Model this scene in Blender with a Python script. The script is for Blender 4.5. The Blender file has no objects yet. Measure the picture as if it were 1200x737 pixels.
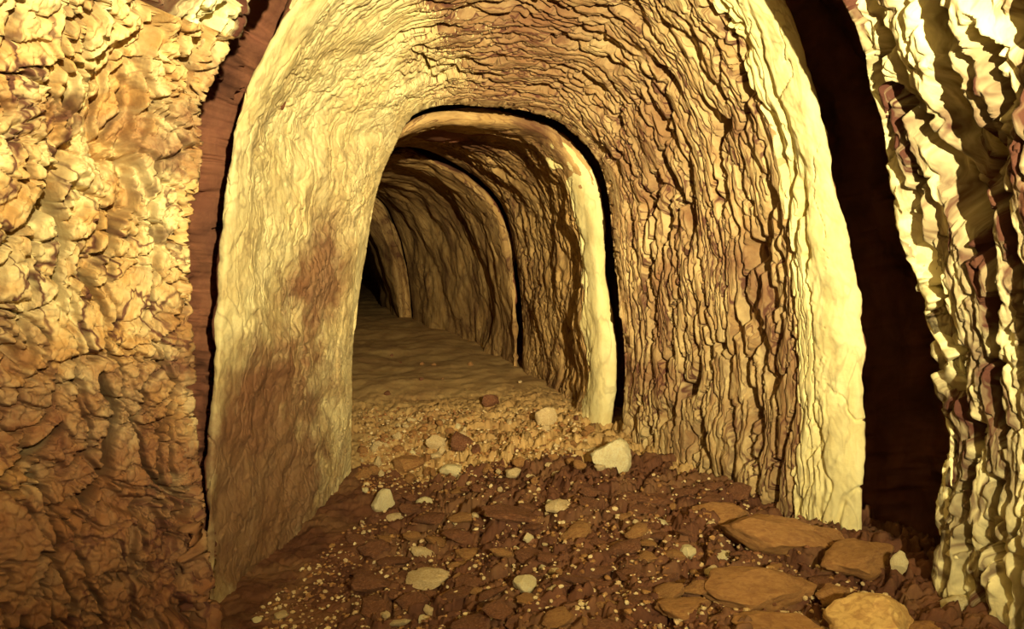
import bpy, math, random
import numpy as np
from mathutils import Vector, Euler

# ------------------------------------------------------------------ camera, world, lights, exposure
S = bpy.context.scene
COL = S.collection
F, CX, CY, PITCH, H = 867.0, 600.0, 368.5, math.radians(4.5), 1.05
cam_d = bpy.data.cameras.new('camera'); cam = bpy.data.objects.new('camera', cam_d); COL.objects.link(cam)
cam_d.sensor_width = 36.0; cam_d.lens = 36.0 * F / 1200.0; cam_d.clip_start = 0.02
cam.location = (0, 0, H); cam.rotation_euler = (math.pi / 2 - PITCH, 0, 0)
S.camera = cam
w = bpy.data.worlds.new('world'); S.world = w; w.use_nodes = True
w.node_tree.nodes['Background'].inputs[0].default_value = (0.9, 0.6, 0.35, 1)
w.node_tree.nodes['Background'].inputs[1].default_value = 0.01
S.view_settings.view_transform = 'Standard'; S.view_settings.look = 'None'
S.view_settings.gamma = 1.0; S.view_settings.exposure = 0.0; S.view_settings.use_curve_mapping = False
def spot(name, loc, target, energy, color, angle, blend, radius):
    l = bpy.data.lights.new(name, 'SPOT'); o = bpy.data.objects.new(name, l); COL.objects.link(o)
    l.energy = energy; l.color = color; l.spot_size = math.radians(angle); l.spot_blend = blend; l.shadow_soft_size = radius
    o.location = loc
    o.rotation_euler = (Vector(target) - Vector(loc)).to_track_quat('-Z', 'Y').to_euler()
    return o
# the visitor's lamp, held up to the right of the camera and aimed slightly upwards
spot('hand_lamp', (0.72, -1.0, H + 0.50), (0.35, 3.0, H + 2.0), 1800, (1.0, 0.84, 0.44), 112, 1.0, 0.02)
spot('hand_lamp', (0.72, -1.0, H + 0.50), (-0.35, 5.0, H - 0.10), 640, (1.0, 0.72, 0.34), 30, 1.0, 0.02)  # narrow spot added at the same point to brighten the inner passage
# unseen weak fill light, added behind the camera on the left
spot('rear_fill', (-0.25, -0.8, H + 0.1), (0.1, 3.0, H - 0.5), 16, (1.0, 0.60, 0.30), 120, 1.0, 0.05)

# ------------------------------------------------------------------ numeric helpers
def hash3(ix, iy, iz, seed):
    h = (ix.astype(np.int64) * 374761393 + iy.astype(np.int64) * 668265263 + iz.astype(np.int64) * 2147483647 + seed * 974634777) & 0xFFFFFFFF
    h = ((h ^ (h >> 13)) * 1274126177) & 0xFFFFFFFF
    h = ((h ^ (h >> 16)) * 2246822519) & 0xFFFFFFFF
    return h ^ (h >> 15)
_G = np.random.default_rng(7).normal(size=(256, 3)); _G /= np.linalg.norm(_G, axis=1)[:, None]
def perlin(x, y, z, seed=0):
    xi, yi, zi = np.floor(x), np.floor(y), np.floor(z)
    fx, fy, fz = x - xi, y - yi, z - zi
    u, v, t = fx**3*(fx*(fx*6-15)+10), fy**3*(fy*(fy*6-15)+10), fz**3*(fz*(fz*6-15)+10)
    r = 0
    for a in (0, 1):
        for b in (0, 1):
            for c in (0, 1):
                g = _G[hash3(xi+a, yi+b, zi+c, seed) & 255]
                d = g[..., 0]*(fx-a) + g[..., 1]*(fy-b) + g[..., 2]*(fz-c)
                r = r + d * (u if a else 1-u) * (v if b else 1-v) * (t if c else 1-t)
    return r * 1.6
def fbm(x, y, z, seed=0, octs=4, gain=0.5):
    s = 0; a = 1.0; f = 1.0
    for k in range(octs):
        s = s + a * perlin(x*f, y*f, z*f, seed + k*17); a *= gain; f *= 2.03
    return s
def voro(x, y, seed=0):
    """2D cells: F1, F2, cell random"""
    xi, yi = np.floor(x), np.floor(y)
    f1 = np.full(x.shape, 9.0); f2 = np.full(x.shape, 9.0); idv = np.zeros(x.shape)
    z0 = np.zeros_like(xi)
    for a in (-1, 0, 1):
        for b in (-1, 0, 1):
            h = hash3(xi+a, yi+b, z0, seed)
            px = xi + a + (h & 1023) / 1023.0; py = yi + b + ((h >> 10) & 1023) / 1023.0
            d = np.hypot(px-x, py-y); rid = ((h >> 20) & 1023) / 1023.0
            m = d < f1
            f2 = np.where(m, f1, np.minimum(f2, d)); idv = np.where(m, rid, idv); f1 = np.where(m, d, f1)
    return f1, f2, idv
def sstep(a, b, x):
    t = np.clip((x - a) / (b - a), 0, 1); return t*t*(3-2*t)
def unp(px, py, Y):
    a = (px - CX) / F; b = -(py - CY) / F
    dy = math.cos(PITCH) + b * math.sin(PITCH); dz = -math.sin(PITCH) + b * math.cos(PITCH)
    s = Y / dy
    return np.array([a * s, Y, H + dz * s])
def catmull(K, t):
    """K (n,...) keys, t in [0,n-1]"""
    n = len(K); i = np.clip(np.floor(t).astype(int), 0, n-2); f = t - i
    p0 = K[np.clip(i-1, 0, n-1)]; p1 = K[i]; p2 = K[i+1]; p3 = K[np.clip(i+2, 0, n-1)]
    f = f.reshape((-1,) + (1,)*(K.ndim-1))
    return 0.5*((2*p1) + (-p0+p2)*f + (2*p0-5*p1+4*p2-p3)*f*f + (-p0+3*p1-3*p2+p3)*f**3)

# ------------------------------------------------------------------ materials
def rock_material(name, c_main, c_alt, c_stain, stain=0.5, streak=(3.0, 30.0), stain_scale=1.6, rough=0.85, bump=0.35, uv=True, grain=60.0, stain_shade=None, crack_shade=0.0, crack_scale=(4.0, 26.0)):
    m = bpy.data.materials.new(name); m.use_nodes = True; N = m.node_tree.nodes; L = m.node_tree.links
    b = N['Principled BSDF']
    tc = N.new('ShaderNodeTexCoord')
    def noise(scale, detail=6, rough_=0.6, dist=0.0, src=None):
        n = N.new('ShaderNodeTexNoise'); n.inputs['Scale'].default_value = scale; n.inputs['Detail'].default_value = detail
        n.inputs['Roughness'].default_value = rough_; n.inputs['Distortion'].default_value = dist
        L.new(src or tc.outputs['Object'], n.inputs['Vector']); return n.outputs['Fac']
    def ramp(fac, a, b_, ca=(0, 0, 0, 1), cb=(1, 1, 1, 1)):
        r = N.new('ShaderNodeValToRGB'); r.color_ramp.elements[0].position = a; r.color_ramp.elements[1].position = b_
        r.color_ramp.elements[0].color = ca; r.color_ramp.elements[1].color = cb
        L.new(fac, r.inputs[0]); return r.outputs[0]
    def mix(fac, a, c):
        x = N.new('ShaderNodeMix'); x.data_type = 'RGBA'
        L.new(fac, x.inputs[0])
        for s, i in ((a, 6), (c, 7)):
            if isinstance(s, tuple): x.inputs[i].default_value = (*s, 1)
            else: L.new(s, x.inputs[i])
        return x.outputs[2]
    mp = N.new('ShaderNodeMapping'); L.new(tc.outputs['UV' if uv else 'Object'], mp.inputs['Vector'])
    mp.inputs['Scale'].default_value = (streak[0], streak[1], streak[1] if not uv else 1)
    st = noise(1.0, 5, 0.65, 0.8, mp.outputs[0])
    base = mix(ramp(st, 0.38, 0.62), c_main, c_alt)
    sn = noise(stain_scale, 7, 0.62, 0.6)
    sm = N.new('ShaderNodeMath'); sm.operation = 'MULTIPLY'; sm.inputs[1].default_value = stain
    L.new(ramp(sn, 0.46, 0.66), sm.inputs[0])
    base = mix(sm.outputs[0], base, c_stain)
    if stain_shade:      # brown stains, the wide low ones with the wall foot's dimness painted in: (x, y, z, radius, amount)
        for (x, y, z, r, am) in stain_shade:
            vd = N.new('ShaderNodeVectorMath'); vd.operation = 'DISTANCE'; L.new(tc.outputs['Object'], vd.inputs[0]); vd.inputs[1].default_value = (x, y, z)
            ad = N.new('ShaderNodeMath'); ad.operation = 'MULTIPLY_ADD'; L.new(noise(5.0, 6, 0.65), ad.inputs[0]); ad.inputs[1].default_value = r * 1.6; L.new(vd.outputs['Value'], ad.inputs[2])
            mr = N.new('ShaderNodeMapRange'); L.new(ad.outputs[0], mr.inputs[0])
            mr.inputs[1].default_value = r * 1.35; mr.inputs[2].default_value = r * 2.0; mr.inputs[3].default_value = am; mr.inputs[4].default_value = 0
            base = mix(mr.outputs[0], base, c_stain)
    if crack_shade:     # dark lines painted along the grain to read as shaded cracks
        mv = N.new('ShaderNodeMapping'); L.new(tc.outputs['UV' if uv else 'Object'], mv.inputs['Vector'])
        mv.inputs['Scale'].default_value = (crack_scale[0], crack_scale[1], crack_scale[0]); mv.inputs['Location'].default_value = (3.3, 1.7, 0)
        vn = noise(1.0, 3, 0.55, 0.7, mv.outputs[0])
        va = N.new('ShaderNodeMath'); va.operation = 'SUBTRACT'; L.new(vn, va.inputs[0]); va.inputs[1].default_value = 0.5
        vb = N.new('ShaderNodeMath'); vb.operation = 'ABSOLUTE'; L.new(va.outputs[0], vb.inputs[0])
        vr = N.new('ShaderNodeMapRange'); L.new(vb.outputs[0], vr.inputs[0]); vr.inputs[1].default_value = 0.008; vr.inputs[2].default_value = 0.040
        vr.inputs[3].default_value = crack_shade; vr.inputs[4].default_value = 0.0
        vp = N.new('ShaderNodeMath'); vp.operation = 'MULTIPLY'; L.new(vr.outputs[0], vp.inputs[0]); L.new(ramp(noise(2.3, 3), 0.30, 0.55), vp.inputs[1])
        base = mix(vp.outputs[0], base, (0.09, 0.030, 0.020))
    L.new(base, b.inputs['Base Color'])
    b.inputs['Roughness'].default_value = rough
    b.inputs['Specular IOR Level'].default_value = 0.3
    g = noise(grain, 5, 0.7)
    bp = N.new('ShaderNodeBump'); bp.inputs['Strength'].default_value = bump; bp.inputs['Distance'].default_value = 0.01
    L.new(g, bp.inputs['Height']); L.new(bp.outputs[0], b.inputs['Normal'])
    return m
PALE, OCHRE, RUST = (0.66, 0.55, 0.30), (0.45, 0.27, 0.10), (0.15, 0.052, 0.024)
M_left = rock_material('pale_blocky_rock', PALE, OCHRE, RUST, 0.8, (7, 9), 3.4, crack_shade=.95, crack_scale=(6, 10),
                       stain_shade=[(-1.0, 1.7, 0.15, .72, .85), (-0.90, 1.60, .98, .14, .6)])
M_side = rock_material('smooth_ochre_rock', (0.69, 0.60, 0.33), (0.60, 0.48, 0.23), RUST, 0.25, (4, 5), 2.2, crack_shade=.35, crack_scale=(5, 9),
                       stain_shade=[(-0.95, 3.0, 0.10, .75, .85), (-0.83, 3.4, .93, .30, .85), (-0.95, 2.9, .50, .28, .5)])
M_ridge = rock_material('ridged_ochre_rock', (0.54, 0.41, 0.21), (0.36, 0.225, 0.10), (0.16, 0.062, 0.032), 0.8, (4, 34), 2.0, crack_shade=.95, crack_scale=(4, 34), stain_shade=[(.05, 3.6, H + .95, .42, .55), (.55, 3.5, H + .55, .30, .35)])  # darker than the front band: shade of the receding wall put into the colour
M_lit_band = rock_material('lit_band_rock', (0.80, 0.73, 0.40), (0.70, 0.60, 0.29), RUST, 0.2, (4, 8), 2.4, crack_shade=.3, crack_scale=(4, 10))  # arch faces turned to the lamp, their lit tone painted paler
M_near = rock_material('flaking_pale_rock', (0.90, 0.82, 0.47), (0.07, 0.022, 0.014), (0.30, 0.14, 0.06), 0.20, (1.6, 13), 2.5, crack_shade=.8, crack_scale=(3, 14))  # dark second colour paints slot shade between the flakes
M_deep = rock_material('dim_ochre_rock', (0.56, 0.38, 0.17), (0.40, 0.24, 0.09), (0.12, 0.05, 0.026), 0.85, (4, 22), 1.6, crack_shade=.75, crack_scale=(4, 20),
                       stain_shade=[(-0.28, 5.0, H + .70, .22, .85), (0.0, 4.9, H + .42, .22, .6)])
M_gap_shade = rock_material('gap_shade_rock', (0.27, 0.11, 0.06), (0.20, 0.075, 0.045), (0.05, 0.02, 0.015), 0.6, (4, 9), 3.0)  # shade of the recesses between sections, painted as a darker tone
M_floor = rock_material('red_brown_dirt', (0.15, 0.060, 0.030), (0.09, 0.034, 0.019), (0.24, 0.13, 0.06), 0.6, (6, 6), 4.0, uv=False, grain=90)
M_sand = rock_material('ochre_sand', (0.56, 0.38, 0.17), (0.46, 0.29, 0.12), (0.26, 0.13, 0.06), 0.5, (5, 5), 3.0, uv=False, grain=90)
M_st_dark = rock_material('red_brown_stone', (0.22, 0.088, 0.042), (0.11, 0.04, 0.024), (0.42, 0.22, 0.12), 0.6, (5, 9), 9.0, rough=.5, uv=False, bump=.7)
M_st_mid = rock_material('ochre_stone', (0.46, 0.26, 0.10), (0.34, 0.16, 0.06), (0.18, 0.07, 0.035), 0.7, (5, 9), 8.0, rough=.5, uv=False, bump=.7)
M_st_pale = rock_material('pale_stone', (0.80, 0.66, 0.40), (0.66, 0.48, 0.24), (0.35, 0.18, 0.08), 0.5, (8, 8), 12.0, uv=False, bump=.7)
M_st_white = rock_material('chalky_stone', (0.85, 0.78, 0.52), (0.78, 0.66, 0.36), (0.5, 0.3, 0.12), 0.4, (8, 8), 12.0, uv=False, bump=.7)

# ------------------------------------------------------------------ mesh builders
def grid_mesh(name, P, UV, mats, mat_idx=None, flip=False):
    nv, nu = P.shape[:2]
    me = bpy.data.meshes.new(name)
    me.vertices.add(nv*nu); me.vertices.foreach_set('co', P.reshape(-1).astype(np.float32))
    a = (np.arange(nv-1)[:, None]*nu + np.arange(nu-1)[None, :]).reshape(-1)
    q = np.stack([a, a+1, a+nu+1, a+nu], 1)
    if flip: q = q[:, ::-1]
    nq = len(q)
    me.loops.add(nq*4); me.loops.foreach_set('vertex_index', q.reshape(-1).astype(np.int32))
    me.polygons.add(nq); me.polygons.foreach_set('loop_start', (np.arange(nq)*4).astype(np.int32))
    me.polygons.foreach_set('loop_total', np.full(nq, 4, np.int32))
    for m in mats: me.materials.append(m)
    if mat_idx is not None: me.polygons.foreach_set('material_index', mat_idx[:-1, :-1].reshape(-1).astype(np.int32))
    me.update(calc_edges=True)
    uvl = me.uv_layers.new(name='UVMap'); uvl.data.foreach_set('uv', UV.reshape(-1, 2)[q.reshape(-1)].reshape(-1).astype(np.float32))
    me.polygons.foreach_set('use_smooth', np.ones(nq, bool))
    me.validate()
    return me
def link(name, me, label=None, cat=None, group=None, kind=None, parent=None):
    o = bpy.data.objects.new(name, me); COL.objects.link(o)
    if label: o['label'] = label
    if cat: o['category'] = cat
    if group: o['group'] = group
    if kind: o['kind'] = kind
    if parent: o.parent = parent
    return o

def outward(R, amt, dy):
    """push a keyed ring outwards in its own plane and back by dy"""
    c = np.array([R[:, 0].mean(), 0, H * 0.9]); t = np.gradient(R, axis=0)
    n = np.stack([-t[:, 2], np.zeros(len(R)), t[:, 0]], 1); n /= np.linalg.norm(n, axis=1)[:, None] + 1e-9
    s = np.sign(((R - c)[:, [0, 2]] * n[:, [0, 2]]).sum(1)); s[s == 0] = 1
    amt = np.asarray(amt, float)
    o = R + n * s[:, None] * (amt if amt.ndim == 0 else amt[:, None])
    o[:, 1] += dy
    return o
def ring(pts, depth):
    d = depth if hasattr(depth, '__len__') else [depth]*len(pts)
    return np.array([unp(p[0], p[1], dd) for p, dd in zip(pts, d)])

def build_segment(rings, subs, nu, disp, usplit, names, labels, mats, shade_mask, seed, band=None):
    """rings: keyed rings front to back. The surface is displaced along its normal, then cut into left wall, ceiling and right wall."""
    nk = rings[0].shape[0]
    tu = np.linspace(0, nk-1, nu)
    RR = np.stack([catmull(r, tu) for r in rings])                     # (nr, nu, 3)
    tv = np.concatenate([np.linspace(i, i+1, s, endpoint=False) for i, s in enumerate(subs)] + [[len(rings)-1]])
    P = catmull(RR, tv)
    du = np.linalg.norm(np.diff(P, axis=1), axis=2).mean(0); U = np.concatenate([[0], np.cumsum(du)])
    dv = np.linalg.norm(np.diff(P, axis=0), axis=2); V = np.concatenate([np.zeros((1, nu)), np.cumsum(dv, 0)])
    V = V - V[len(V)//2][None, :]
    Ug = np.broadcast_to(U[None, :], V.shape)
    K = np.broadcast_to(tu[None, :], V.shape); T = np.broadcast_to(tv[:, None], V.shape)
    tU = np.gradient(P, axis=1); tV = np.gradient(P, axis=0)
    n = np.cross(tU, tV); n /= np.linalg.norm(n, axis=2)[..., None] + 1e-12
    # make the normal face the tunnel's inside on the main wall (middle rings)
    mid = P[len(P)//2]; cen = mid.mean(0)
    if ((cen - mid) * n[len(P)//2]).sum() < 0: n = -n; flip = False
    else: flip = True
    h = disp(Ug, V, P, K, T)
    e_ = len(rings)-4 if band is not None or seed == 4 else 99; h = h * (1 - .65*sstep(e_-.25, e_-.02, T))
    Q = P + n * h[..., None]
    idx = np.zeros(V.shape, int)
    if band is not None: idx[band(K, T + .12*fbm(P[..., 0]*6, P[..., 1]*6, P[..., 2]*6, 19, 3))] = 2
    if band is not None and seed == 2: idx[(idx == 0) & (K + .5*fbm(P[..., 0]*4, P[..., 1]*4, P[..., 2]*4, 23, 4) + np.random.default_rng(4).normal(0, .16, K.shape) < 6.4)] = 3
    idx[shade_mask(K, T)] = 1
    UV = np.stack([Ug, V], 2)
    cuts = [0] + [int(np.searchsorted(tu, u)) for u in usplit] + [nu-1]
    out = []
    for k in range(3):
        a, b = cuts[k], cuts[k+1] + 1
        me = grid_mesh(names[k], Q[:, a:b], UV[:, a:b], [mats[k], M_gap_shade, M_lit_band, M_side], idx[:, a:b], flip=not flip)
        out.append(link(names[k], me, labels[k], 'wall' if k != 1 else 'ceiling', kind='structure'))
    return out

# bark-like relief: long crevices that follow the cross-section
def crevices(U, V, seed, fu, fv, width, warp=0.06, wf=3.0, patch=1.2, cover=0.0):
    w1 = fbm(U*wf, V*wf, 0*U, seed+5, 3) * warp
    w2 = fbm(U*wf*3, V*wf*3, 0*U+3.1, seed+9, 2) * warp * .3
    n = perlin(U*fu, (V+w1+w2)*fv, 0*U+seed*1.37, seed)
    n2 = perlin(U*patch, V*patch*2.5, 0*U+seed*.7, seed+3)
    wd = width * np.clip(0.75 + cover + 1.3*n2, 0.0, 2.2)
    return 1 - sstep(wd*.35, wd + 1e-4, np.abs(n))
def cellcracks(U, V, seed, f, width, warp=0.35, aspect=1.0):
    a = U*f + warp*fbm(U*f*.8, V*f*.8, 0*U, seed, 3); b = V*f*aspect + warp*fbm(U*f*.8, V*f*.8, 0*U+7.7, seed+1, 3)
    f1, f2, i = voro(a, b, seed)
    return 1 - sstep(width*.2, width, f2-f1), i, f1

def gouge(P, lines, seed=0):
    """carved cracks and hollows: each line is (points as seen, half width in m, depth in m)"""
    dy = P[..., 1]*math.cos(PITCH) - (P[..., 2]-H)*math.sin(PITCH); up = P[..., 1]*math.sin(PITCH) + (P[..., 2]-H)*math.cos(PITCH)
    dy = np.where(dy < .3, np.nan, dy)
    X = CX + F*P[..., 0]/dy; Y = CY - F*up/dy
    X = X + 7*fbm(X*.02, Y*.02, 0*X, seed+300, 3); Y = Y + 3*perlin(X*.05, Y*.05, 0*X, seed+310)
    out = np.zeros(P.shape[:2])
    for pts, hw, dep in lines:
        for (x0, y0), (x1, y1) in zip(pts[:-1], pts[1:]):
            L2 = (x1-x0)**2 + (y1-y0)**2
            t = np.clip(((X-x0)*(x1-x0) + (Y-y0)*(y1-y0))/L2, 0, 1)
            d = np.hypot(X-x0-t*(x1-x0), Y-y0-t*(y1-y0)) * P[..., 1] / F
            out = np.maximum(out, dep*np.nan_to_num(1 - sstep(hw*.4, hw*1.1, d)))
    return out
# ------------------------------------------------------------------ tunnel rings (photograph outlines set at their distances)
dA = [1.92, 1.92, 1.92, 1.92, 1.92, 1.94, 1.98, 2.05, 2.1, 2.15, 2.15, 2.15, 2.12, 2.1, 2.1]
A_end = ring([(246, 900), (242, 690), (224, 545), (210, 410), (222, 215), (240, 85), (400, -160), (600, -235), (830, -200), (985, -10), (1042, 150), (1080, 320), (1116, 470), (1112, 640), (1110, 900)], dA)
def scaled(R, Y, sl, sr, sz):
    o = R.copy(); o[:, 0] = np.where(R[:, 0] < 0, R[:, 0]*sl, R[:, 0]*sr); o[:, 2] = np.where(R[:, 2] > H, H + (R[:, 2]-H)*sz, R[:, 2]); o[:, 1] = Y; return o
A1 = scaled(A_end, 1.58, 1.34, 1.08, 1.06); A2 = scaled(A_end, 0.9, 1.66, 1.22, 1.10); A3 = scaled(A_end, -0.6, 1.8, 1.4, 1.15); A4 = scaled(A_end, -1.7, 1.8, 1.4, 1.15)
nk = 15; k = np.arange(nk)
gap_w = np.where(k < 6, .30, .32)
A_lip = outward(A_end, .05, .07); A_g1 = outward(A_end, gap_w, .30)
B_out = ring([(248, 900), (248, 700), (247, 560), (256, 410), (270, 215), (296, 95), (420, -90), (610, -150), (800, -105), (905, -20), (962, 150), (998, 320), (1008, 470), (1003, 640), (1000, 900)], 2.62)
def shift_px(pts, depth): return ring(pts, depth)
B_in = ring([(264, 880), (264, 690), (266, 560), (278, 410), (294, 215), (322, 100), (430, -60), (610, -105), (770, -70), (860, 0), (915, 150), (945, 320), (952, 470), (948, 620), (945, 880)], 2.72)
B_m1 = ring([(312, 800), (315, 655), (318, 540), (322, 400), (335, 225), (352, 110), (455, 2), (600, -30), (725, -8), (790, 50), (850, 170), (872, 330), (878, 470), (872, 590), (868, 800)], 3.05)
B_end = ring([(408, 690), (406, 560), (407, 480), (410, 390), (434, 232), (459, 160), (492, 124), (560, 117), (642, 130), (690, 162), (716, 215), (727, 310), (738, 420), (736, 500), (735, 640)], 3.8)
B_lip = outward(B_end, .05, .05); B_g1 = outward(B_end, np.where(k < 6, .42, .2), .25)
A_g2 = outward(A_end, gap_w+.05, .8); A_g3 = outward(B_out, .0, .75)
B_o1 = outward(B_out, .03, .12); B_o2 = outward(B_out, .0, .7)
C_out = ring([(395, 690), (392, 560), (394, 480), (400, 390), (428, 235), (455, 172.4), (492, 140.4), (558.2, 133.4), (634.2, 147.4), (671.2, 176.4), (697.2, 222.4), (706, 310), (716, 420), (714, 500), (713, 640)], 4.1)
C_in = ring([(385, 690), (382, 560), (385, 480), (392, 390), (424, 240), (455, 181.2), (494, 151.2), (553.9, 145.2), (619.9, 160.2), (649.4, 187.8), (674.4, 230.8), (685, 310), (693, 420), (691, 500), (690, 640)], 4.2)
C_m1 = ring([(378, 600), (376, 520), (378, 460), (385, 370), (424, 240), (452, 186), (490, 156), (548, 158), (598, 178), (628, 208), (650, 255), (657, 330), (662, 400), (660, 470), (658, 580)], 4.8)
C_end = ring([(376, 560), (374, 500), (376, 440), (385, 350), (424, 240), (440, 190), (462, 172), (500, 176), (548, 200), (582, 228), (601, 270), (609, 330), (614, 390), (614, 437), (613, 520)], 5.9)
B_g2 = outward(C_out, np.where(k < 6, .45, 0), .8)
C_lip = outward(C_end, .06, .06); C_g1 = outward(C_end, np.where(k < 6, .42, .2), .25)
C_o1 = outward(C_out, np.where(k < 6, .10, .03), .12); C_o2 = outward(C_out, np.where(k < 6, .42, 0), .7)
D_out = ring([(370, 560), (368, 500), (370, 440), (378, 350), (418, 240), (438, 198.4), (460, 180.4), (497.1, 184.4), (542.1, 208.4), (573.6, 235.2), (592.6, 275.2), (600, 330), (605, 390), (605, 437), (604, 520)], 6.2)
D_in = ring([(366, 560), (364, 500), (366, 440), (374, 350), (414, 240), (434, 205.2), (458, 188.2), (494.8, 194.2), (536.8, 217.2), (564.8, 242.6), (582.8, 279.6), (590, 330), (595, 390), (595, 437), (594, 520)], 6.4)
D_m1 = ring([(362, 500), (360, 450), (362, 410), (368, 340), (400, 250), (420, 215), (444, 205), (476, 213), (508, 234), (530, 258), (543, 290), (549, 330), (552, 380), (552, 412), (551, 480)], 7.8)
D_end = ring([(352, 460), (350, 430), (352, 400), (356, 340), (375, 260), (395, 232), (420, 222), (442, 228), (458, 245), (470, 272), (478, 300), (482, 325), (485, 350), (487, 377), (487, 430)], 9.8)
C_g2 = outward(D_out, np.where(k < 6, .6, 0), .85)
D_lip = outward(D_end, .04, .08); D_g1 = outward(D_end, np.where(k < 6, .4, .15), .3); D_g2 = outward(D_end, np.where(k < 6, .8, .2), 1.0)
D_o1 = outward(D_out, np.where(k < 6, .12, .03), .15); D_o2 = outward(D_out, np.where(k < 6, .55, 0), .8)
E_out = ring([(346, 460), (344, 430), (346, 400), (350, 340), (368, 262), (388, 240.4), (414, 230.4), (435.1, 235.4), (451.1, 252.4), (461.6, 276.2), (470.6, 303.2), (475, 325), (478, 350), (480, 377), (480, 430)], 10.2)
E_m = ring([(330, 450), (328, 420), (330, 395), (334, 340), (348, 275), (362, 252), (384, 243), (404, 247), (420, 262), (434, 285), (444, 308), (450, 328), (453, 350), (455, 374), (455, 420)], 12.0)
E_end = ring([(432 + (x-432)*.5, 345 + (y-345)*.5) for x, y in [(330, 450), (328, 420), (330, 395), (334, 340), (348, 275), (362, 252), (384, 243), (404, 247), (420, 262), (434, 285), (444, 308), (450, 328), (453, 350), (455, 374), (455, 420)]], 26.0)

GA = [([(58, 200), (78, 290), (72, 350)], .016, .16), ([(118, 440), (136, 480), (130, 540), (100, 590)], .013, .15), ([(25, 545), (70, 500)], .012, .12), ([(28, 190), (34, 225)], .012, .14), ([(0, 360), (40, 375), (60, 400)], .006, .08), ([(110, 300), (165, 305), (200, 290)], .004, .05),
      ([(210, 20), (225, 80)], .010, .04), ([(150, 620), (160, 737)], .014, .04), ([(45, 560), (60, 640), (50, 700)], .008, .12), ([(175, 400), (205, 450), (190, 530), (196, 600)], .006, .08), ([(100, 0), (96, 70), (104, 130)], .006, .08),
      ([(1012, -20), (1040, 100), (1068, 200), (1078, 330)], .013, .10), ([(1088, -30), (1103, 90), (1120, 190), (1135, 300)], .017, .13),
      ([(1140, 40), (1158, 140), (1168, 220), (1190, 330), (1200, 430)], .022, .14), ([(1100, 330), (1118, 400), (1140, 480), (1132, 560), (1128, 640)], .016, .12),
      ([(1175, -20), (1195, 60)], .022, .12), ([(1160, 560), (1158, 640), (1170, 700)], .014, .10), ([(1160, 350), (1165, 440), (1178, 520)], .018, .12), ([(1065, 330), (1090, 420), (1110, 450)], .012, .09)]
GB = [([(482, 60), (500, 72), (512, 76)], .010, .06), ([(495, 66), (506, 90)], .010, .06), ([(868, 60), (872, 130), (866, 190), (872, 240)], .008, .06),
      ([(842, 50), (846, 120)], .008, .05), ([(940, 240), (928, 300)], .010, .07), ([(912, 235), (906, 290), (912, 350), (905, 420)], .010, .07), ([(775, 150), (778, 185)], .009, .05),
      ([(856, 470), (858, 540), (862, 590)], .011, .08), ([(790, 230), (792, 330), (786, 420)], .007, .05), ([(828, 340), (836, 400), (822, 470), (826, 560)], .008, .06),
      ([(880, 300), (886, 380), (878, 450), (885, 560)], .008, .06), ([(760, 200), (768, 300), (764, 400), (770, 500)], .006, .04), ([(905, 470), (910, 540), (900, 610)], .009, .06),
      ([(820, 8), (870, 30)], .008, .05), ([(350, 240), (356, 275)], .006, .03)]
def dispA(U, V, P, K, T):
    base = 0.05*fbm(P[..., 0]*2.1, P[..., 1]*2.1, P[..., 2]*2.1, 3, 3)
    # left: blocky, cracked
    c1, i1, _ = cellcracks(U, V, 11, 7.0, .11, .6); c2, i2, _ = cellcracks(U, V, 12, 15, .15, .6); c3, i3, _ = cellcracks(U, V, 13, 36, .3, .5)
    big = crevices(U, V, 21, 1.4, 3.4, .10, .12, 2.0) + .55*crevices(U, V, 22, 2.2, 8, .10, .06, 3.0, 2.0) + .35*crevices(U, V, 23, 9, 7, .07, .05, 4.0, 2.5)
    hl = base*1.1 + .010*(i1-.5) + .005*(i2-.5) + .003*(i3-.5) - .045*c1*sstep(-.5, .0, perlin(U*2, V*2, 0*U, 91)) - .020*c2*sstep(-.5, .1, perlin(U*5, V*5, 0*U, 92)) - .008*c3 - .085*big + .009*fbm(U*9, V*11, 0*U, 31, 4)
    # right: long flakes with deep slots
    s1 = crevices(U, V, 41, .8, 6.5, .20, .03, 2.5, 1.0, .1); s2 = crevices(U, V, 42, 1.8, 16, .24, .02, 4.0, 2.0, .1); s3 = crevices(U, V, 43, 6, 34, .25, .02, 7)
    hr = base*.7 - .095*s1 - .045*s2 - .018*s3 + .014*fbm(U*10, V*38, 0*U, 44, 4)
    wr = sstep(6.5, 8.0, K)
    h = hl*(1-wr) + hr*wr - gouge(P, GA, 1)
    vis = 1 - sstep(3.8, 4.3, T) * np.where(K < 7, .45, .25)
    return h*vis
A_rings = [A4, A3, A2, A1, A_end, A_lip, A_g1, A_g2, A_g3]
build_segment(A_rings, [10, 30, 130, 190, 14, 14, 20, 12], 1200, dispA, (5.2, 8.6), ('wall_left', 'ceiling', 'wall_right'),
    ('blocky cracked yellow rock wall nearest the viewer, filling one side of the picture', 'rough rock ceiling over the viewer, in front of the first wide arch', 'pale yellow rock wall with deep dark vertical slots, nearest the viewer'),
    (M_left, M_near, M_near), lambda K, T: T > 5.25, 1)

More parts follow.
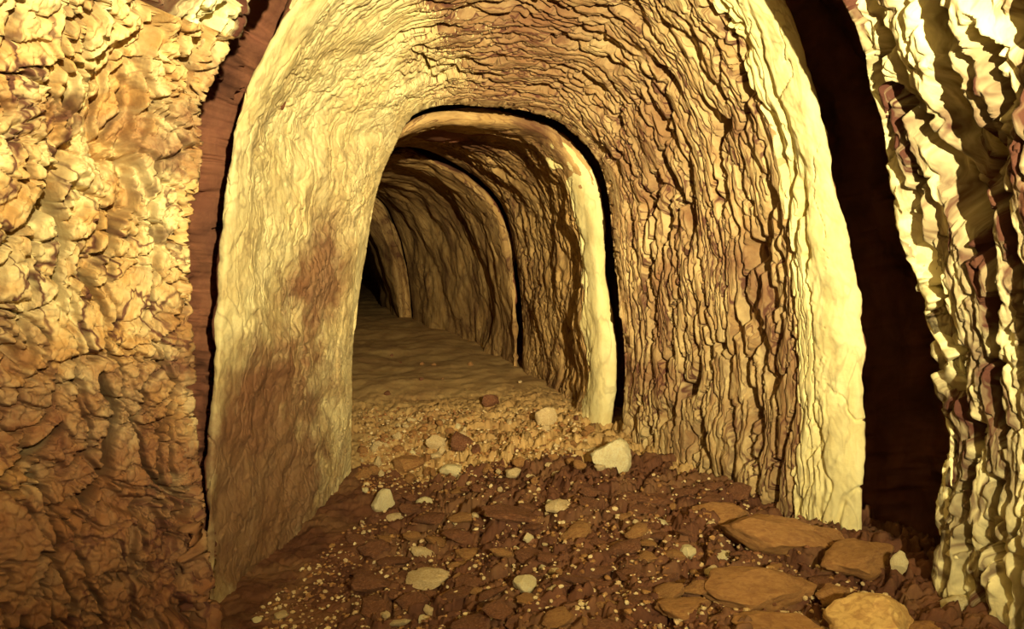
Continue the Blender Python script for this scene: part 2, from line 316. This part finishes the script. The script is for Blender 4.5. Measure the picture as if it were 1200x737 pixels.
def dispB(U, V, P, K, T):
    base = 0.035*fbm(P[..., 0]*2.3, P[..., 1]*2.3, P[..., 2]*2.3, 5, 3)
    c1, i1, _ = cellcracks(U, V, 61, 6, .08, .6); c2, i2, _ = cellcracks(U, V, 62, 16, .14, .7)
    m = sstep(-.1, .5, perlin(U*2.2, V*2.2, 0*U, 66))
    fl = crevices(U, V, 63, 5, 20, .10, .04, 4)
    hl = base + .010*(i1-.5) + .006*(i2-.5) - .010*c1*m - .006*c2*m - .010*fl + .011*fbm(U*9, V*9, 0*U, 67, 5)
    s1 = crevices(U, V, 71, 1.0, 7.5, .13, .030, 4.0, 1.5); s2 = crevices(U, V, 72, 2.0, 17, .18, .022, 5.5, 2.0, .1); s3 = crevices(U, V, 73, 5, 38, .24, .014, 9, 3)
    hr = base*.8 - .085*s1 - .045*s2 - .016*s3 + .007*fbm(U*9, V*24, 0*U, 74, 4)
    t1 = crevices(U, V, 81, 2.6, 20, .17, .035, 4.5, 2.0); t2 = crevices(U, V, 82, 5, 42, .22, .018, 7, 3, .1)
    hc = base - .040*t1 - .020*t2 + .007*fbm(U*10, V*24, 0*U, 84, 4)
    face = 1 - sstep(2.6, 3.6, T)                                         # the arch's front band is smoother
    fl2 = base*.6 + .012*fbm(U*7, V*9, 0*U, 77, 4) - .012*crevices(U, V, 78, 3, 9, .06, .05, 4)
    wc = sstep(5.2, 6.6, K); wr = sstep(8.7, 9.6, K)
    h = hl*(1-wc) + (hc*(1-wr) + hr*wr)*wc
    return h*(1-face) + fl2*face - gouge(P, GB, 2)
B_rings = [B_o2, B_o1, B_out, B_in, B_m1, B_end, B_lip, B_g1, B_g2]
build_segment(B_rings, [16, 12, 46, 120, 230, 10, 10, 16], 1250, dispB, (5.6, 9.2), ('wall_left', 'ceiling', 'wall_right'),
    ('smooth pale rock wall with a brown stain, between the first arch and the black-edged opening', 'ochre rock ceiling combed with fine curved ridges above the black-edged opening', 'ridged ochre rock wall with wavy vertical crevices and a bright yellow front band'),
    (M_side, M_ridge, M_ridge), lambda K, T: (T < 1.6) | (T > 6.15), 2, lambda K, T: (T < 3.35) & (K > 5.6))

def dispC(U, V, P, K, T):
    base = 0.05*fbm(P[..., 0]*1.8, P[..., 1]*1.8, P[..., 2]*1.8, 8, 3)
    s1 = crevices(U, V, 101, 3.0, 14, .14, .04, 4.0, 2); s2 = crevices(U, V, 102, 5, 34, .2, .025, 6)
    h = base - .020*s1 - .012*s2 + .014*fbm(U*6, V*12, 0*U, 104, 4)
    face = 1 - sstep(2.7, 3.3, T)
    return h*(1-face) + (base*.6+.008*fbm(U*6, V*8, 0*U, 107, 4))*face
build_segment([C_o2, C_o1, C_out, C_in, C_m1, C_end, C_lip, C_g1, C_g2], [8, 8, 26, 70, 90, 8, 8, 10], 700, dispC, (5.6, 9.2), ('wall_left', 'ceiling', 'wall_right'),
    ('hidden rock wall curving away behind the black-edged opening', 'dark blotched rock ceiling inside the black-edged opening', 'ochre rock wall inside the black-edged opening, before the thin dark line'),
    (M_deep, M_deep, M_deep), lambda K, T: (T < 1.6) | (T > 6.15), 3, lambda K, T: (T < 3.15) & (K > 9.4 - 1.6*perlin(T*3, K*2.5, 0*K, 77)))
def dispD(U, V, P, K, T):
    base = 0.07*fbm(P[..., 0]*1.3, P[..., 1]*1.3, P[..., 2]*1.3, 9, 3)
    s1 = crevices(U, V, 121, 2.0, 6, .12, .08, 2.0, 2)
    return base - .012*s1 + .014*fbm(U*4, V*7, 0*U, 124, 4)
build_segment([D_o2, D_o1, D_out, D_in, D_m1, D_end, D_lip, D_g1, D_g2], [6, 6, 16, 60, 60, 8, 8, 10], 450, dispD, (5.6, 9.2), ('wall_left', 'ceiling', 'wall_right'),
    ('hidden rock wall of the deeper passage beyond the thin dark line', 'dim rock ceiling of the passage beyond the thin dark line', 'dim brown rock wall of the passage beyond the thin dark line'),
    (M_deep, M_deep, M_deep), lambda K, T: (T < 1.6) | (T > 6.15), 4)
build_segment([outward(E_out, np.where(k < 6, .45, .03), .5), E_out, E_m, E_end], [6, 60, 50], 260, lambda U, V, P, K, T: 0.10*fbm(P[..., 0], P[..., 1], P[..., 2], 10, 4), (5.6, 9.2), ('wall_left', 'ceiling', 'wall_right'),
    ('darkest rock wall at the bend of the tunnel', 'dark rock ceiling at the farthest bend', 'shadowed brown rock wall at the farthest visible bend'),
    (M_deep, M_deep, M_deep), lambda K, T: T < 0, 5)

def cap(name, R, label, mat, out=.25):
    """a closing rock wall across a ring"""
    t = np.linspace(0, nk-1, 90); C = catmull(R, t); c = np.array([C[:, 0].mean(), C[:, 1].mean(), H*.9])
    s = np.linspace(1.12, 0.0, 40)
    P = c + (C[None] - c) * s[:, None, None]
    P[..., 1] += out*(1-s[:, None]**2)*.6 + .08*fbm(P[..., 0]*2, P[..., 2]*2, 0*P[..., 0], 33, 4)
    me = grid_mesh(name, P, P[..., [0, 2]], [mat])
    link(name, me, label, 'wall', kind='structure')
cap('wall_back', E_end, 'dark rock face closing the tunnel at its bend', M_deep)
cap('wall_back', A4, 'rock face behind the viewer closing the near chamber', M_near, -.25)

# ------------------------------------------------------------------ floor
def floor_base(X, Y):
    """metres, world z"""
    yk = np.array([-2, 1.5, 2.1, 2.7, 3.4, 3.8, 4.3, 5.0, 5.9, 7.5, 9.8, 14.])
    zl = np.array([-1.26, -1.28, -1.30, -1.29, -1.23, -1.15, -1.05, -.99, -.95, -.92, -.87, -.86])
    zr = np.array([-1.05, -1.02, -.98, -.99, -.96, -.93, -.93, -.92, -.92, -.91, -.86, -.85])
    xl = np.interp(Y, [0, 2.6, 3.8, 4.3, 14], [-.75, -.75, -.65, -.9, -3.2]); xr = np.interp(Y, [0, 2.6, 3.8, 5.9, 9.8, 14], [.6, .6, .25, 0, -1.2, -3])
    t = sstep(0, 1, (X - xl) / np.maximum(xr - xl, .3))
    return H + np.interp(Y, yk, zl)*(1-t) + np.interp(Y, yk, zr)*t
def floor_z(X, Y):
    X = np.asarray(X, float); Y = np.asarray(Y, float)
    z = floor_base(X, Y); o = 0*X
    near = 1 - sstep(3.9, 4.6, Y); far = 1-near
    a = .025*fbm(X*3, Y*3, o, 201, 3)
    w1 = X + .05*fbm(X*5, Y*5, o, 207, 3); w2 = Y + .05*fbm(X*5, Y*5, o+4, 208, 3)
    f1, f2, i = voro(w1*6.5, w2*17, 210); g1, g2, j = voro(w1*17, w2*38, 211)
    edge = 1 - sstep(.05, .25, f2-f1); e2 = 1 - sstep(.05, .3, g2-g1)
    flaky = .042*(i-.5) - .036*edge + .018*(j-.5) - .014*e2 + .018*fbm(X*20, Y*28, o, 213, 3)
    soft = .007*fbm(X*7, Y*5, o, 215, 5)
    left = 1 - sstep(-.75, -.35, X)                                        # trodden dirt by the left wall
    for hx, hy, rx, ry, dp in ((.655, 2.53, .035, .05, .10), (.60, 2.40, .05, .04, .06), (.23, 2.20, .10, .022, .07), (.03, 3.25, .12, .03, .06)):   # hollows in the debris
        z = z - dp*np.exp(-(((X-hx)/rx)**2 + ((Y-hy-.15*(X-hx))/ry)**2)**2)
    return z + a*(.4+.6*near) + flaky*near*(1-.75*left) + soft + far*.55*flaky*(1 - sstep(4.6, 5.4, Y)) + far*.03*fbm(X*1.6, Y*1.3, o, 219, 3)
ny = 620; ty = np.linspace(0, 1, ny)
Yr = np.concatenate([np.linspace(-1.9, 1.6, 40, endpoint=False), 1/np.linspace(1/1.6, 1/27.5, ny)])
nx = 620
xc = np.interp(Yr, [-2, 2, 3.8, 5.9, 9.8, 12, 27], [0, 0, -.1, -.55, -1.9, -2.9, -5.9]); xw = np.interp(Yr, [-2, 2, 3.8, 5.9, 9.8, 12, 27], [1.9, 1.6, 1.25, 1.35, 1.5, 1.7, 2.2])
Xg = xc[:, None] + np.linspace(-1, 1, nx)[None]*xw[:, None]; Yg = np.broadcast_to(Yr[:, None], Xg.shape)
Pf = np.stack([Xg, Yg, floor_z(Xg, Yg)], 2)
mi = ((Yg + .25*fbm(Xg*3, Yg*3, 0*Xg, 55, 3)) > np.interp(Xg, [-.75, .5], [3.85, 3.4])).astype(int)
link('floor', grid_mesh('floor', Pf, Pf[..., :2], [M_floor, M_sand], mi), 'uneven red-brown dirt floor of the tunnel turning to ochre sand farther in', 'floor', kind='structure')

# ------------------------------------------------------------------ stones
import bmesh
def stone_mesh(name, seed, mat, flat=1.0, sub=3, rough=.16, cuts=7):
    rng = np.random.default_rng(seed)
    bm = bmesh.new(); bmesh.ops.create_icosphere(bm, subdivisions=sub, radius=1.0)
    V = np.array([v.co[:] for v in bm.verts])
    for _ in range(cuts):                                                  # flat broken faces
        n = rng.normal(size=3); n /= np.linalg.norm(n); d = rng.uniform(.55, .85)
        e = V @ n - d; V = V - np.where(e > 0, e*.92, 0)[:, None]*n
    V = V * (1 + rough*fbm(V[:, 0]*1.6, V[:, 1]*1.6, V[:, 2]*1.6, seed, 3))[:, None]
    V = V * (1 + .05*perlin(V[:, 0]*6, V[:, 1]*6, V[:, 2]*6, seed+1))[:, None]
    V[:, 2] *= flat
    for v, c in zip(bm.verts, V): v.co = c
    me = bpy.data.meshes.new(name); bm.to_mesh(me); bm.free(); me.materials.append(mat)
    me.polygons.foreach_set('use_smooth', np.ones(len(me.polygons), bool))
    try: me.set_sharp_from_angle(angle=math.radians(28))
    except Exception: pass
    return me
def px_floor(px, py):
    """floor points seen at pixels"""
    px = np.asarray(px, float); py = np.asarray(py, float)
    lo = np.full(px.shape, 1.2); hi = np.full(px.shape, 13.5)
    for _ in range(26):
        m = (lo+hi)/2; p = unp(px, py, m)
        up = p[2] > floor_base(p[0], m)
        lo = np.where(up, m, lo); hi = np.where(up, hi, m)
    return unp(px, py, lo)
placed = []                                                               # x, y, half size of every stone, to keep them clear of each other
def place(me, px, py, wpx, label, ratio=(1, .8, .6), rz=0, tilt=(0, 0), group=None, name='stone', sink=.3, clear=.8):
    p = px_floor(px, py); s = wpx / F * float(p[1]) / 2; r = s*(ratio[0]+ratio[1])/2
    if group and any((p[0]-q[0])**2 + (p[1]-q[1])**2 < (clear*(r+q[2]))**2 for q in placed): return None
    placed.append((float(p[0]), float(p[1]), r))
    o = link(name, me, label, 'stone', group)
    sc = (s*ratio[0], s*ratio[1], s*ratio[2]); o.scale = sc
    o.rotation_euler = (tilt[0], tilt[1], rz)
    o.location = (float(p[0]), float(p[1]), float(floor_z(p[0], p[1])) + sc[2]*(1-sink*1.6))
    return o
M_slab = rock_material('orange_brown_slab', (0.48, 0.26, 0.10), (0.37, 0.18, 0.065), (0.24, 0.10, 0.045), 0.7, (5, 7), 6.0, rough=.6, uv=False, bump=.7)
M_boulder = rock_material('orange_boulder', (0.78, 0.54, 0.22), (0.66, 0.40, 0.15), (0.40, 0.20, 0.08), 0.6, (5, 5), 5.0, rough=.6, uv=False, bump=.5)
# the stones the photograph singles out: px, py of the foot, width px, material, shape ratios, turn, tilt, label, short name for neighbours' labels
W, Pm, Mm, Dm = M_st_white, M_st_pale, M_st_mid, M_st_dark
named = [
 (450, 596, 34, W, (.8, .7, 1.0), .4, (.2, .3), 'upright cream stone standing alone at the dark foot of the smooth left wall', 'upright cream stone'),
 (498, 581, 28, W, (1, .8, .6), .9, (0, .1), 'low white stone just beside the upright cream stone', 'low white stone'),
 (716, 545, 50, W, (1, .8, 1.0), .2, (0, 0), 'bright yellow-white stone at the foot of the black gap', 'bright yellow-white stone'),
 (694, 523, 26, Pm, (1, .9, .8), 1.1, (.1, .2), 'pale stone wedged beside the bright yellow-white stone below the black gap', 'wedged pale stone'),
 (640, 497, 30, Pm, (1, .8, .9), .3, (.2, 0), 'rounded pale stone at the corner of the rubble heap and inner wall', 'rounded corner stone'),
 (576, 474, 26, Dm, (1, .7, .7), .5, (.2, 0), 'small dark red stone lying on the smooth ochre slope', 'dark red stone on the slope'),
 (540, 525, 40, Dm, (1, .8, .7), 1.3, (.1, .3), 'dark red stone in the middle of the golden rubble', 'dark red rubble stone'),
 (510, 524, 26, Pm, (1, .8, .8), .2, (0, .2), 'pale yellow stone next to the dark red stone in the rubble', 'pale yellow rubble stone'),
 (532, 549, 34, W, (1, .8, .5), .1, (0, .1), 'flat cream stone on the near edge of the golden rubble', 'flat cream stone'),
 (600, 549, 26, Pm, (1, .8, .5), .7, (0, 0), 'flat pale stone on the rubble edge below the inner passage', 'flat pale edge stone'),
 (478, 545, 42, Mm, (1, .8, .5), .3, (0, 0), 'tan stone on the rubble edge nearest the left wall', 'tan edge stone'),
 (500, 678, 58, Pm, (1, .7, .35), -.2, (.1, -.1), 'long pale slab lying in the dark debris at the lower centre', 'long pale slab'),
 (617, 692, 38, W, (1, .8, .6), .5, (0, 0), 'chunky cream stone in the dark debris near the bottom', 'chunky cream stone'),
 (655, 602, 34, Pm, (1, .7, .45), .4, (.1, 0), 'pale broken stone half buried in mid floor debris', 'half buried pale stone'),
 (775, 608, 22, W, (1, .7, .7), .6, (.2, .2), 'small white stone catching light below the ridged wall', 'small bright white stone'),
 (806, 642, 26, W, (1, .8, .7), 1.0, (.1, 0), 'white stone beside the small black hollow', 'white hollow-side stone'),
 (848, 644, 26, W, (1, .9, .8), .2, (.3, .1), 'round cream stone on the other side of the black hollow', 'round cream stone'),
 (834, 666, 24, Pm, (1, .8, .9), .8, (0, .2), 'greyish pale stone below the black hollow', 'greyish pale stone'),
 (908, 636, 150, M_slab, (1, .60, .34), -.12, (.12, .08), 'broad brown slab at the foot of the bright yellow band', 'broad brown slab'),
 (1000, 660, 125, M_slab, (1, .65, .30), .35, (0, -.06), 'wide brown slab under the dark gap on the right', 'wide slab under the gap'),
 (890, 690, 150, M_slab, (1, .60, .28), .1, (.08, .05), 'large tan slab in front of the broad brown slab', 'large tan slab'),
 (1020, 738, 128, M_boulder, (1, .72, .50), .1, (.08, 0), 'smooth pale orange boulder at the bottom right of the floor', 'pale orange boulder'),
 (915, 740, 120, M_slab, (1, .7, .4), -.3, (0, .1), 'brown boulder touching the smooth pale orange boulder', 'brown boulder'),
 (1088, 738, 64, M_slab, (1, .8, .55), .5, (0, 0), 'rounded brown boulder against the foot of the slotted wall', 'wall-foot boulder'),
 (978, 688, 62, M_slab, (1, .6, .4), .2, (.1, 0), 'tan slab tucked behind the pale orange boulder', 'tucked tan slab'),
 (835, 606, 78, M_slab, (1, .55, .35), .2, (.1, -.1), 'brown slab at the foot of the ridged wall, farthest of the slabs', 'farthest brown slab'),
 (966, 640, 48, M_slab, (1, .6, .45), -.4, (-.1, .2), 'steep little slab tucked under the bright yellow band', 'steep little slab'),
 (800, 715, 84, M_slab, (1, .5, .3), .3, (.1, .1), 'tan slab lying apart in the debris at the bottom', 'outlying tan slab'),
 (1052, 674, 26, W, (.8, .8, 1.3), .5, (.1, .1), 'little upright white stone at the foot of the dark gap', 'little upright stone'),
 (1118, 706, 56, W, (1, .8, .8), .3, (0, 0), 'chalky lump at the foot of the slotted wall', 'chalky lump'),
 (560, 640, 62, Mm, (1, .5, .3), -.2, (.1, 0), 'long ochre flake lying in the centre of the dark debris', 'long ochre flake'),
 (690, 645, 72, Dm, (1, .5, .3), .2, (0, .1), 'long dark red slab across the middle of the debris', 'long dark red slab'),
 (720, 730, 90, Dm, (1, .5, .35), -.1, (0, .1), 'large dark red slab at the bottom centre', 'large dark red slab'),
 (760, 580, 80, Dm, (1, .45, .22), .15, (.05, .1), 'dark flat slab below the foot of the ridged wall', 'dark flat slab'),
 (600, 612, 76, Dm, (1, .45, .22), -.1, (0, .1), 'dark brown flat slab behind the long ochre flake', 'dark brown flat slab'),
 (330, 722, 22, Pm, (1, .7, .5), .4, (0, 0), 'small pale stone alone on the dark dirt beside the left wall', 'lone pale stone'),
 (300, 728, 14, W, (1, .7, .5), .4, (0, 0), 'tiny white stone on the dark dirt closest to the left wall', 'tiny white stone'),
]
for n, (px, py, wp, mat, rt, rz, tl, lab, short) in enumerate(named):
    me = stone_mesh('stone', 300+n, mat, 1.0, 4 if wp > 45 else 3, .14, 10)
    place(me, px, py, wp, lab, rt, rz, tl)
# the many smaller stones, zone by zone; each label says which neighbour it lies by and in what order
rng = random.Random(5)
colour = {M_st_dark.name: 'red-brown', M_st_mid.name: 'ochre', M_st_pale.name: 'pale', M_st_white.name: 'white'}
protos = {m: [stone_mesh('stone', 500+31*i+7*j, bpy.data.materials[m], 1.0, 3, .2, 12) for j in range(6)] for i, m in enumerate(colour)}
zones = [
 # tries wanted, x range, y range, width px range, weights (dark, ochre, pale, white), kind word, group, flatness
 (125, (420, 1000), (572, 737), (28, 74), (7, 3.2, .5, 0), 'flake', 'rock flakes of the near floor', .34),
 (75, (420, 930), (568, 737), (10, 22), (3, 3, 3, 1), 'small stone', 'small stones of the near floor', .7),
 (85, (414, 705), (488, 562), (10, 24), (1, 5, 5, .8), 'heap stone', 'stones of the golden rubble heap', .7),
 (12, (425, 625), (415, 485), (7, 13), (2, 3, 2, 0), 'slope stone', 'stones on the ochre slope', .6),
]
mats4 = list(colour)
def wall_limit(px, py):
    # keep the scatter on the floor, between the walls' feet
    lo = np.interp(py, [400, 480, 560, 600, 680, 737], [410, 412, 412, 425, 330, 270])
    hi = np.interp(py, [400, 437, 500, 512, 560, 632, 700, 737], [560, 612, 715, 735, 835, 985, 1060, 1080])
    return (lo + 8 < px) & (px < hi - 8)
buckets = {}
for cnt, xr_, yr_, wr_, wt, word, grp, fl in zones:
    k_ = 0; tries = 0
    while k_ < cnt and tries < 6000:
        tries += 1
        px, py = rng.uniform(*xr_), rng.uniform(*yr_)
        m = rng.choices(mats4, wt)[0]; me = rng.choice(protos[m]); wpx = rng.uniform(*wr_)*(.6+.4*(py-yr_[0])/(yr_[1]-yr_[0])) * (1 if tries < 2500 else .75)
        ra = (1, rng.uniform(.5, .8), fl*rng.uniform(.7, 1.2)); rz = rng.uniform(-.5, .5) if fl < .5 else rng.uniform(0, 6.3); ti = (rng.uniform(-.35, .35), rng.uniform(-.4, .3))
        if not wall_limit(px, py): continue
        o = place(me, px, py, wpx, ' ', ra, rz, ti, grp)
        if o is None: continue
        q = min(named, key=lambda q: (q[0]-px)**2 + (2*(q[1]-py))**2)
        dx, dy = px-q[0], 2*(py-q[1])
        side = ('right of' if dx > 0 else 'left of') if abs(dx) > abs(dy) else ('in front of' if dy > 0 else 'behind')
        buckets.setdefault((colour[m], word, side, q[8]), []).append((dx*dx+dy*dy, o)); k_ += 1
ORD = ['', 'second ', 'third ', 'fourth ', 'fifth ', 'sixth ', 'seventh ', 'eighth ', 'ninth ', 'tenth ', 'eleventh ', 'twelfth ']
for (c_, word, side, short), lst in buckets.items():
    lst.sort(key=lambda t: t[0])
    for n, (_, o) in enumerate(lst):
        first = 'nearest ' if n == 0 and len(lst) > 1 else ORD[min(n, 11)]
        o['label'] = (first + c_ + ' ' + word + ' ' + side + ' the ' + short)
# gravel too small and too plentiful to count
def gravel(name, n, xr_, yr_, size, mats, label, seed, yclip):
    r = np.random.default_rng(seed); bm0 = bmesh.new(); bmesh.ops.create_icosphere(bm0, subdivisions=1, radius=1)
    bv = np.array([v.co[:] for v in bm0.verts]); bf = np.array([[v.index for v in f.verts] for f in bm0.faces]); bm0.free()
    px = r.uniform(*xr_, n*3); py = r.uniform(*yr_, n*3); ok = wall_limit(px, py); px, py = px[ok][:n], py[ok][:n]
    p = px_floor(px, py); ok = (p[1] > yclip[0]) & (p[1] < yclip[1]); p = p[:, ok]; n = p.shape[1]
    z = floor_z(p[0], p[1]); s = r.uniform(*size, n) * r.uniform(.5, 1, n); a = r.uniform(0, 6.28, n)
    v = bv[None] * (1 + r.uniform(-.35, .25, size=(n, len(bv), 1))) * np.stack([np.ones(n), r.uniform(.6, 1, n), r.uniform(.4, .8, n)], 1)[:, None, :] * s[:, None, None]
    x = v[..., 0]*np.cos(a)[:, None] - v[..., 1]*np.sin(a)[:, None]; y = v[..., 0]*np.sin(a)[:, None] + v[..., 1]*np.cos(a)[:, None]
    VV = np.stack([x + p[0][:, None], y + p[1][:, None], v[..., 2] + (z + s*.25)[:, None]], 2).reshape(-1, 3)
    FF = (bf[None] + (np.arange(n)*len(bv))[:, None, None]).reshape(-1, 3)
    me = bpy.data.meshes.new(name); me.from_pydata(VV.tolist(), [], FF.tolist())
    for m in mats: me.materials.append(m)
    me.polygons.foreach_set('material_index', np.repeat(r.choice(len(mats), size=n, p=[.34, .33, .33]), len(bf)).astype(np.int32)); me.update()
    link(name, me, label, 'gravel', kind='stuff')
gravel('gravel', 6500, (300, 1060), (562, 737), (.003, .015), [M_st_dark, M_st_mid, M_st_pale], 'loose dark gravel between the flakes of the near floor', 1, (0, 3.5))
gravel('gravel', 3600, (412, 690), (480, 580), (.005, .016), [M_st_mid, M_st_mid, M_st_pale], 'fine golden gravel of the rubble heap at the inner passage', 2, (3.52, 9))
